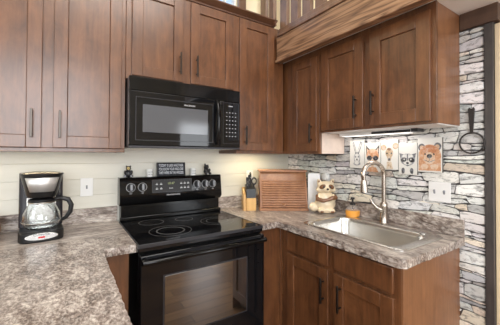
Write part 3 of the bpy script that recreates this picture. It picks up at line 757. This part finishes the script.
b.prism(pl, 'y', -0.1185, -0.112); fp = b.build('front_plate', 'steel', t, bevel=0.001)
b = B(); b.box(-0.014, 0.014, -0.1225, -0.1185, 0.022, 0.030); b.build('switch', 'red', fp, bevel=0.001)
lettering('maker_mark', 'COFFEE', 0.012, 'blackmatte', fp, (0, -0.1190, 0.038), (PI/2, 0, 0), 0.07)

# brown jar at the left edge
t = thing('storage_jar', 'brown wooden jar at the far left, beside the coffee maker', 'jar', (-0.672, -0.150, CT))
b = B(); b.lathe([(0, 0), (0.066, 0), (0.078, 0.02), (0.082, 0.06), (0.074, 0.10), (0.066, 0.108), (0, 0.108)]); b.build('body', 'bread', t)
b = B(); b.lathe([(0, 0.108), (0.070, 0.108), (0.070, 0.118), (0.045, 0.130), (0.012, 0.134), (0.012, 0.145), (0, 0.15)]); b.build('lid', 'bamboo', t)

# ------------------------------------------------------------------ switch and outlet plates
def plate(name, label, cat, w_, h_, loc, rz, toggles):
    t = thing(name, label, cat, loc, rz)
    b = B(); b.box(-w_/2, w_/2, -0.006, 0, -h_/2, h_/2); b.build('plate', 'white', t, bevel=0.002)
    for x in toggles:
        b = B(); b.box(x-0.005, x+0.005, -0.0075, -0.006, -0.012, 0.012); b.prism([(-0.006, -0.004), (-0.006, 0.005), (-0.016, 0.009), (-0.017, 0.004)], 'x', x-0.0035, x+0.0035); b.build('toggle', 'print_grey' if name != 'outlet_plate' else 'white', t)
    return t
plate('switch_plate', 'white single switch plate on the back wall beside the coffee maker', 'light switch', 0.073, 0.120, (-0.186, -0.0005, 1.154), 0, (0.0,))
plate('switch_plate', 'white double switch plate on the stone wall', 'light switch', 0.118, 0.118, (XR-0.0145, -1.369, 1.158), RZ, (-0.026, 0.026))
t = thing('outlet_plate', 'white outlet plate on the back wall behind the knife block', 'outlet', (1.10, -0.0005, 1.175))
b = B(); b.box(-0.035, 0.035, -0.006, 0, -0.058, 0.058); b.build('plate', 'white', t, bevel=0.002)
for zz in (-0.02, 0.02):
    b = B(); b.box(-0.016, 0.016, -0.008, -0.006, zz-0.013, zz+0.013); b.build('socket', 'ceramic', t, bevel=0.003)
t = thing('night_light', 'round white plug-in on the stone wall behind the raccoon jar', 'night light', (XR-0.0145, -0.502, 1.185), RZ)
b = B(); b.box(-0.036, 0.036, -0.005, 0, -0.05, 0.03); b.build('plate', 'white', t, bevel=0.002)
b = B(); b.lathe([(0, 0), (0.032, 0), (0.034, 0.012), (0.026, 0.026), (0, 0.030)], seg=24); o = b.build('lens', 'ceramic', t); o.rotation_euler = (PI/2, 0, 0); o.location = (0, -0.005, 0.005)

# ------------------------------------------------------------------ things on the range
def ellipsoid_figure(label, x, flip, group=None):
    t = thing('bear_figurine', label, 'figurine', (x, -0.045, 1.211), math.radians(-12*flip))
    b = B()
    b.ball((0, 0.004, 0.026), 0.024, 0.021, 0.027); b.ball((0, -0.002, 0.062), 0.0165, 0.0155, 0.0165)
    for s in (-1, 1):
        b.ball((s*0.0125, 0.002, 0.077), 0.0058, 0.004, 0.0058, 10)
        b.ball((s*0.020, -0.016, 0.010), 0.0105, 0.016, 0.0098, 12)
        b.ball((s*0.022, -0.008, 0.036), 0.0075, 0.011, 0.014, 12)
    b.build('body', 'bearblack', t, remesh=0.0022)
    return t
t = ellipsoid_figure('small black bear figurine with a pale face on the left end of the range top', 0.062, 1)
b = B(); b.ball((0, -0.0145, 0.0635), 0.0105, 0.006, 0.0105, 14); b.build('face', 'bearface', t)
b = B(); b.ball((0, -0.020, 0.061), 0.003, 0.002, 0.002, 8); b.build('nose', 'raccblack', t)
for s in (-1, 1):
    b = B(); b.ball((s*0.020, -0.031, 0.010), 0.007, 0.002, 0.007, 10); b.build('paw_pad', 'print_grey', t)
t = ellipsoid_figure('small black bear figurine with a raised arm on the right end of the range top', 0.655, -1)
b = B(); b.ball((0, -0.0135, 0.060), 0.007, 0.006, 0.006, 12); b.build('muzzle', 'graphite', t)
b = B(); b.tube([(-0.016, 0, 0.045), (-0.026, -0.004, 0.060), (-0.022, -0.006, 0.080)], [0.007, 0.006, 0.0055], 10); b.ball((-0.022, -0.006, 0.084), 0.0065, seg=12); b.build('raised_arm', 'bearblack', t)
b = B(); b.ball((-0.012, -0.030, 0.010), 0.0065, 0.002, 0.0065, 10); b.build('paw_pad', 'print_grey', t)
def cup(label, x):
    t = thing('spice_cup', label, 'cup', (x, -0.050, 1.211))
    b = B(); b.lathe([(0, 0), (0.019, 0), (0.0205, 0.003), (0.0215, 0.052), (0.0225, 0.054), (0.0195, 0.054), (0.018, 0.006), (0, 0.005)], seg=28); b.build('cup_body', 'ceramic', t)
    b = B()
    for a in (-38, -13, 13, 38):
        for z in (0.016, 0.034):
            r = 0.0222; c = (r*math.sin(math.radians(a)), -r*math.cos(math.radians(a)), z)
            b.ball(c, 0.0028, 0.0012, 0.0045, 8)
    b.build('printed_marks', 'print_grey', t)
cup('small white printed cup on the range top, left of the letter board', 0.204)
cup('small white printed cup on the range top, right of the letter board', 0.535)
t = thing('letter_board', 'small black letter board sign with white words on the range top', 'sign', (0.365, -0.045, 1.211))
T = Matrix.Rotation(math.radians(-7), 4, 'X')
def tilt(o): o.rotation_euler = (math.radians(-7), 0, 0); return o
b = B(); b.box(-0.100, 0.100, -0.003, 0.004, 0.008, 0.092); tilt(b.build('felt', 'board', t))
b = B(); b.box(-0.108, -0.100, -0.008, 0.006, 0.001, 0.100); b.box(0.100, 0.108, -0.008, 0.006, 0.001, 0.100); b.box(-0.100, 0.100, -0.008, 0.006, 0.001, 0.009); b.box(-0.100, 0.100, -0.008, 0.006, 0.092, 0.100); tilt(b.build('frame', 'boardframe', t, bevel=0.001))
for i, (tx, wd) in enumerate((('TODAY IS LIKE ANOTHER', 0.186), ('YOU KNOW YOUR WILD ONE', 0.186), ('THEY WERE IN THE WOODS', 0.186))):
    o = lettering('lettering', tx, 0.029, 'letter', t, (0, 0, 0), (0, 0, 0), wd)
    zz = 0.078-0.0275*i; o.rotation_euler = (PI/2 - math.radians(7), 0, 0)
    v = T @ Vector((0, -0.0035, zz)); o.location = v

# ------------------------------------------------------------------ knife block
t = thing('knife_block', 'pale wood knife block with black handled knives beside the bread box', 'knife block', (0.985, -0.165, CT), math.radians(-24))
b = B(); b.prism([(-0.055, 0.0), (0.055, 0.0), (0.058, 0.178), (0.030, 0.186), (0.004, 0.150), (-0.048, 0.125)], 'x', -0.052, -0.030)
b.prism([(-0.062, 0.0), (0.055, 0.0), (0.055, 0.132), (-0.062, 0.102)], 'x', -0.0298, 0.052); b.build('block', 'bamboo', t, bevel=0.002)
b = B(); b.prism([(-0.060, 0.1026), (0.053, 0.1326), (0.044, 0.208), (-0.052, 0.178)], 'x', -0.0285, 0.050); b.build('knife_holder', 'blackmatte', t, bevel=0.002)
def knife(x, y, z, L, nm):
    k_ = B(); d = Vector((0, 0.20, 0.98)).normalized(); p = Vector((x, y, z))
    k_.tube([p, p+d*0.01, p+d*L*0.5, p+d*L*0.9, p+d*L], [0.006, 0.0085, 0.0078, 0.009, 0.006], 10)
    return k_
for i, (x, y, z, L) in enumerate(((-0.018, -0.035, 0.181, 0.092), (0.002, -0.015, 0.188, 0.104), (0.020, 0.025, 0.200, 0.112))):
    o = knife(x, y, z, L, '').build('knife_handle', 'blackmatte', t)
    d = Vector((0, 0.20, 0.98)).normalized()
    for q in (0.3, 0.6):
        b = B(); p = Vector((x, y, z)) + d*L*q; b.cyl(p+Vector((0, -0.0092, 0)), p+Vector((0, 0.0092, 0)), 0.002, seg=8); b.build('rivet', 'steel', o)
b = B(); p = Vector((0.038, -0.020, 0.180)); d = Vector((0, 0.2, 0.98))
b.tube([p, p+d*0.03], 0.006, 10); 
b.torus(p+Vector((0.004, 0.008, 0.058)), 0.019, 0.0052, 'y', 24, 8, 1.4); b.build('scissors_handle', 'blackmatte', t)

# ------------------------------------------------------------------ bread box
t = thing('bread_box', 'brown wooden roll-top bread box standing across the corner', 'bread box', (1.262, -0.265, CT), math.radians(-31.8))
BW = 0.196
side = [(-0.125, 0.022), (0.120, 0.022), (0.120, 0.312), (-0.035, 0.312), (-0.045, 0.290), (-0.078, 0.215), (-0.108, 0.120), (-0.122, 0.06)]
for x0 in (-BW, BW-0.014):
    b = B(); b.prism(side, 'x', x0, x0+0.014); b.build('side_panel', 'bread', t, bevel=0.002)
b = B(); b.box(-BW-0.006, BW+0.006, -0.134, 0.122, 0.0, 0.022); b.build('base', 'bread', t, bevel=0.003)
b = B(); b.box(-BW-0.010, BW+0.010, -0.052, 0.122, 0.3125, 0.330); b.build('top_board', 'bread', t, bevel=0.004)
b = B(); b.box(-BW+0.014, BW-0.014, 0.108, 0.119, 0.022, 0.312); b.build('back_panel', 'bread', t)
b = B(); b.prism([(-0.028, 0.3118), (-0.040, 0.288), (-0.058, 0.248), (-0.050, 0.248), (-0.030, 0.292), (-0.016, 0.3118)], 'x', -BW+0.0145, BW-0.0145); b.build('fascia', 'bread', t)
path = [(-0.116, 0.024), (-0.114, 0.06), (-0.101, 0.120), (-0.072, 0.212), (-0.056, 0.247)]
def along(u):
    L = [math.dist(path[i], path[i+1]) for i in range(len(path)-1)]; s = u*sum(L)
    for i, l in enumerate(L):
        if s <= l or i == len(L)-1:
            f = s/l; return (path[i][0]+(path[i+1][0]-path[i][0])*f, path[i][1]+(path[i+1][1]-path[i][1])*f)
        s -= l
b = B(); NS = 12
for i in range(NS):
    p, q = along(i/NS), along((i+1)/NS - 0.003); dx, dz = q[0]-p[0], q[1]-p[1]; L = math.hypot(dx, dz); nx, nz = -dz/L, dx/L
    pts = []
    for u, h in ((0.0, 0.0), (0.04, 0.003), (0.3, 0.0075), (0.7, 0.0075), (0.96, 0.003), (1.0, 0.0)): pts.append((p[0]+dx*u+nx*h, p[1]+dz*u+nz*h))
    pts += [(q[0]-nx*0.004, q[1]-nz*0.004), (p[0]-nx*0.004, p[1]-nz*0.004)]
    b.prism(pts, 'x', -BW+0.0145, BW-0.0145)
tb = b.build('roll_door', 'bread', t, smooth=False)
b = B(); b.tube([(0, -0.124, 0.048), (0, -0.132, 0.048), (0, -0.138, 0.049), (0, -0.143, 0.049)], [0.006, 0.006, 0.012, 0.008], 14); b.build('knob', 'bread', tb)

# white board leaning between the bread box and the jar
t = thing('cutting_board', 'slim white board standing upright between bread box and raccoon jar', 'board', (1.450, -0.458, CT), math.radians(-32))
b = B(); b.prism(rrect(-0.052, 0.052, 0.001, 0.305, 0.012, 4), 'y', -0.006, 0.006); b.build('board', 'white', t, bevel=0.0015)

# ------------------------------------------------------------------ raccoon cookie jar
t = thing('cookie_jar', 'cream and brown ceramic raccoon cookie jar beside the bread box', 'cookie jar', (1.437, -0.590, CT+0.004), math.radians(-36))
b = B()
b.ball((0, 0, 0.068), 0.082, 0.072, 0.074, 24); b.ball((0, 0.002, 0.115), 0.066, 0.058, 0.062, 24)
b.ball((-0.088, -0.012, 0.038), 0.036, 0.030, 0.034, 16)
for s in (-1, 1): b.ball((s*0.040, -0.055, 0.020), 0.028, 0.030, 0.020, 14); b.ball((s*0.056, -0.030, 0.115), 0.022, 0.030, 0.036, 14)
b.lathe([(0, 0), (0.060, 0), (0.074, 0.03), (0, 0.05)], seg=24)
b.build('body', 'racc', t, remesh=0.004)
b = B(); b.ball((0.004, -0.002, 0.198), 0.066, 0.058, 0.052, 24); b.ball((0.004, -0.050, 0.184), 0.028, 0.026, 0.022, 16)
for s in (-1, 1):
    b.tube([(0.004+s*0.045, 0.0, 0.228), (0.004+s*0.055, -0.002, 0.250), (0.004+s*0.061, -0.003, 0.264)], [0.024, 0.015, 0.005], 14)
    b.ball((0.004+s*0.052, -0.012, 0.180), 0.026, 0.03, 0.022, 14)
hd = b.build('lid_head', 'racc', t, remesh=0.004)
for s in (-1, 1):
    b = B(); b.ball((0.004+s*0.034, -0.049, 0.206), 0.027, 0.012, 0.017, 16, Euler((0, s*0.5, s*0.45))); b.build('eye_patch', 'raccbrown', hd)
    b = B(); b.ball((0.004+s*0.025, -0.0625, 0.206), 0.0075, 0.004, 0.0085, 12); b.build('eye', 'raccblack', hd)
    b = B(); b.ball((0.004+s*0.054, -0.014, 0.243), 0.008, 0.006, 0.012, 10); b.build('ear_lining', 'raccbrown', hd)
b = B(); b.ball((0.004, -0.078, 0.190), 0.010, 0.006, 0.008, 12); b.build('nose', 'raccblack', hd)
b = B(); b.tube([(-0.066, -0.030, 0.138), (-0.070, -0.052, 0.110), (-0.030, -0.076, 0.100), (0.006, -0.078, 0.108)], [0.014, 0.018, 0.016, 0.012], 14)
b.tube([(0.068, -0.030, 0.136), (0.072, -0.052, 0.122), (0.040, -0.074, 0.122), (0.004, -0.076, 0.106)], [0.014, 0.018, 0.017, 0.013], 14)
b.build('arms', 'raccbrown', t, remesh=0.0035)
for s in (-1, 1):
    b = B(); b.ball((s*0.040, -0.080, 0.016), 0.014, 0.006, 0.010, 10); b.build('paw', 'raccbrown', t)
b = B(); b.torus((-0.094, -0.014, 0.044), 0.028, 0.007, 'y', 20, 8); b.build('tail_ring', 'racc', t)

# ------------------------------------------------------------------ soap dispenser
t = thing('soap_dispenser', 'round glass soap dispenser with amber soap beside the sink', 'soap dispenser', (1.487, -0.812, CT))
b = B(); b.lathe([(0, 0), (0.034, 0), (0.047, 0.008), (0.052, 0.026), (0.050, 0.050), (0, 0.052)], seg=28); b.build('soap', 'amber', t)
b = B(); b.lathe([(0.0505, 0.0525), (0.046, 0.064), (0.032, 0.078), (0.020, 0.084), (0.018, 0.092), (0.0165, 0.092), (0.018, 0.083), (0.030, 0.0765), (0.044, 0.063), (0.048, 0.0525)], seg=28, close=True); b.build('bottle', 'bottleglass', t)
b = B(); b.lathe([(0, 0.086), (0.0155, 0.086), (0.020, 0.0925), (0.020, 0.106), (0.010, 0.110), (0.007, 0.112), (0.007, 0.131), (0.014, 0.132), (0.014, 0.144), (0, 0.146)], seg=20)
b.tube([(0, 0, 0.139), (-0.025, -0.008, 0.140), (-0.038, -0.012, 0.134)], [0.006, 0.0055, 0.004], 10); b.cyl((0, 0, 0.055), (0, 0, 0.086), 0.003, seg=8); b.build('pump', 'iron', t)

# ------------------------------------------------------------------ animal tiles over the sink
PM = {}
def pm(rgb):
    if rgb not in PM:
        k = NM('watercolour_%d_%d_%d' % rgb, 0.6); c = s2l(rgb); q = s2l(tuple(int(v*0.5+228*0.5) for v in rgb)); dk = tuple(v*0.8 for v in c[:3])+(1,)
        f = k.noise(k.world((1, 1, 1)), 55, 5, 0.7); k.color(k.ramp(f, [(0.36, dk), (0.48, c), (0.64, q)])); PM[rgb] = k.m
    return PM[rgb]
M['paper'] = plain('tile_face', (234, 232, 227), 0.5, var=0.02)
M['tileedge'] = plain('tile_edge', (110, 108, 104), 0.6)
def tile(label, y0, y1, z0, z1, shapes, out=0.0):
    """painted panel on the stone; local x runs along world -y; shapes are drawn in units of the panel (0..1)"""
    w_, h_ = y0-y1, z1-z0
    t = thing('animal_picture', label, 'picture', (XR-0.0145-out, y0-0.011, z0-0.001), RZ, 'animal pictures over the sink')
    b = B(); b.box(0, w_, -0.012, 0, 0, h_); b.mi = 1; b.box(w_+0.0002, w_+0.003, -0.0115, 0, 0.0, h_-0.002); b.build('panel', ['paper', 'tileedge'], t, bevel=0.001)
    b = B(); mats = []; d = 0
    for sh in shapes:
        kind, rgb = sh[0], sh[1]; m = pm(rgb)
        if m not in mats: mats.append(m)
        b.mi = mats.index(m); d += 1; ya, yb = -0.0121, -0.0121-0.00012*d
        if kind == 'e':
            cx, cz, rx, rz = sh[2:6]; an = math.radians(sh[6]) if len(sh) > 6 else 0
            P_ = []
            for i in range(20):
                a = 2*PI*i/20; u, v_ = rx*w_*math.cos(a), rz*h_*math.sin(a)
                P_.append((cx*w_+u*math.cos(an)-v_*math.sin(an), cz*h_+u*math.sin(an)+v_*math.cos(an)))
        else: P_ = [(x*w_, z*h_) for x, z in sh[2]]
        b.prism(P_, 'y', yb, ya)
    b.build('painted_animal', mats, t, smooth=False)
    return t
GR, DG, BK = (160, 161, 166), (106, 107, 112), (52, 52, 56)
OR, LO, TN, LT, PK, BR, WH = (214, 158, 118), (228, 194, 164), (204, 176, 144), (224, 204, 178), (218, 186, 168), (150, 112, 86), (232, 230, 226)
tile('white picture of a grey rabbit, leftmost of the animal pictures over the sink', -0.737, -0.864, 1.278, 1.488, [
    ('e', GR, .50, .36, .22, .20), ('e', WH, .50, .37, .17, .16), ('p', DG, [(.40, .50), (.20, .90), (.30, .95), (.48, .54)]), ('p', WH, [(.40, .56), (.25, .88), (.29, .90), (.44, .58)]),
    ('p', DG, [(.52, .54), (.74, .96), (.86, .90), (.62, .50)]), ('p', WH, [(.55, .58), (.76, .90), (.81, .87), (.60, .56)]),
    ('e', DG, .41, .41, .04, .035), ('e', DG, .60, .41, .04, .035), ('e', BK, .50, .31, .045, .03), ('e', GR, .50, .16, .24, .07), ('e', WH, .50, .20, .15, .07), ('p', GR, [(.48, .28), (.30, .22), (.30, .21), (.48, .27)]), ('p', GR, [(.52, .28), (.70, .22), (.70, .21), (.52, .27)])])
tile('white picture of an orange fox in dark glasses, second from left over the sink', -0.868, -0.990, 1.256, 1.466, [
    ('p', BK, [(.10, .52), (.08, .92), (.38, .72)]), ('p', BK, [(.90, .52), (.94, .92), (.62, .72)]), ('p', LO, [(.15, .58), (.13, .82), (.32, .70)]), ('p', LO, [(.85, .58), (.88, .82), (.68, .70)]),
    ('e', OR, .50, .55, .40, .24), ('e', LO, .50, .72, .18, .07), ('p', LO, [(.14, .46), (.86, .46), (.54, .16), (.46, .16)]), ('e', BK, .30, .47, .17, .085), ('e', BK, .70, .47, .17, .085), ('p', BK, [(.42, .50), (.58, .50), (.58, .48), (.42, .48)]),
    ('e', BK, .50, .26, .06, .04), ('p', OR, [(.12, .0), (.88, .0), (.72, .16), (.28, .16)])])
tile('white picture of a big-eared tan deer, middle one of the animal pictures', -0.994, -1.115, 1.278, 1.482, [
    ('e', TN, .16, .74, .17, .10, -35), ('e', PK, .17, .735, .11, .06, -35), ('e', TN, .86, .78, .17, .10, 40), ('e', PK, .85, .77, .11, .06, 40),
    ('e', TN, .50, .56, .22, .17), ('p', TN, [(.34, .52), (.66, .52), (.58, .28), (.42, .28)]), ('p', LT, [(.36, .26), (.62, .26), (.72, .02), (.34, .02)]), ('e', BR, .50, .68, .12, .05),
    ('e', BK, .37, .54, .045, .03), ('e', BK, .63, .54, .045, .03), ('e', DG, .50, .34, .08, .045), ('e', TN, .46, .15, .06, .04), ('e', TN, .58, .10, .05, .04)])
tile('white picture of a grey raccoon, just left of the bear picture', -1.119, -1.236, 1.252, 1.456, [
    ('p', DG, [(.12, .48), (.04, .68), (.34, .62)]), ('p', DG, [(.88, .48), (.96, .68), (.66, .62)]), ('e', GR, .50, .47, .40, .19), ('e', WH, .50, .58, .30, .06), ('e', WH, .50, .40, .24, .10),
    ('e', BK, .29, .46, .16, .075, 25), ('e', BK, .71, .46, .16, .075, -25), ('e', WH, .32, .48, .04, .025), ('e', WH, .68, .48, .04, .025), ('p', DG, [(.46, .64), (.54, .64), (.53, .44), (.47, .44)]), ('e', BK, .50, .36, .07, .04), ('p', DG, [(.36, .30), (.64, .30), (.5, .26)]),
    ('e', DG, .26, .12, .09, .09), ('e', DG, .72, .12, .09, .09), ('e', BK, .24, .07, .06, .05), ('e', BK, .74, .07, .06, .05)], 0.0004)
tile('white picture of a brown bear face, rightmost of the animal pictures', -1.240, -1.376, 1.274, 1.484, [
    ('e', DG, .17, .72, .15, .11), ('e', LO, .18, .71, .09, .065), ('e', DG, .83, .74, .15, .11), ('e', LO, .82, .73, .09, .065), ('e', OR, .50, .46, .47, .34), ('p', OR, [(.04, .04), (.96, .04), (.95, .4), (.05, .4)]), ('e', (204, 138, 98), .50, .64, .30, .14),
    ('e', LO, .50, .40, .24, .18), ('e', BK, .32, .52, .035, .026), ('e', BK, .68, .52, .035, .026), ('e', BK, .50, .46, .11, .062), ('p', DG, [(.49, .42), (.51, .42), (.51, .33), (.49, .33)]), ('p', DG, [(.28, .36), (.50, .30), (.72, .36), (.72, .345), (.50, .28), (.28, .345)]), ('e', LO, .30, .16, .16, .08), ('e', LO, .70, .16, .16, .08)])

# ------------------------------------------------------------------ iron ring ornament on the stone
t = thing('wall_ornament', 'black iron skillet-shaped ring hanging on the stone beside the dark trim', 'wall ornament', (XR-0.019, -1.529, 1.443), RZ)
b = B(); b.torus((0, 0, 0), 0.056, 0.0045, 'y', 48, 8); b.build('ring', 'iron', t)
b = B(); b.prism([(-0.007, 0.058), (0.007, 0.058), (0.015, 0.185), (0.010, 0.196), (0.004, 0.188), (-0.004, 0.188), (-0.010, 0.196), (-0.015, 0.185)], 'y', -0.004, 0.004); b.build('handle', 'iron', t, bevel=0.001)

# ------------------------------------------------------------------ loft railing
t = thing('loft_railing', 'brown wooden loft railing with upright balusters above the beam', 'railing', (1.18, 0, 2.411))
ys = [(-0.070, -0.008), (-0.262, -0.150)]
def baluster(y0, y1, x0=-0.018, x1=0.018, z0=0.0):
    b = B(); b.box(x0, x1, y0, y1, z0, 0.85); return b.build('baluster', 'loftpost', t, bevel=0.002)
baluster(-0.150, -0.072, z0=0.07); baluster(-0.262, -0.200, z0=0.07)
y = -0.350
while y > -2.5:
    baluster(y-0.082, y); y -= 0.130
b = B(); b.box(-0.045, 0.045, -2.58, -0.003, 0.85, 0.90); b.build('handrail', 'loftpost', t, bevel=0.004)

# repeats of one kind share a group
GROUPS = {'upper_cabinet': 'brown wall cabinets', 'base_cabinet': 'brown base cabinets', 'worktop': 'mottled laminate worktops', 'backsplash': 'laminate backsplash strips',
          'light_strip': 'light strips under the wall cabinets', 'spice_cup': 'printed cups on the range top', 'bear_figurine': 'bear figurines on the range top', 'switch_plate': 'white switch plates'}
for o in list(SC.objects):
    if o.parent is None and 'category' in o.keys():
        g = GROUPS.get(o.name.split('.')[0])
        if g: o['group'] = g
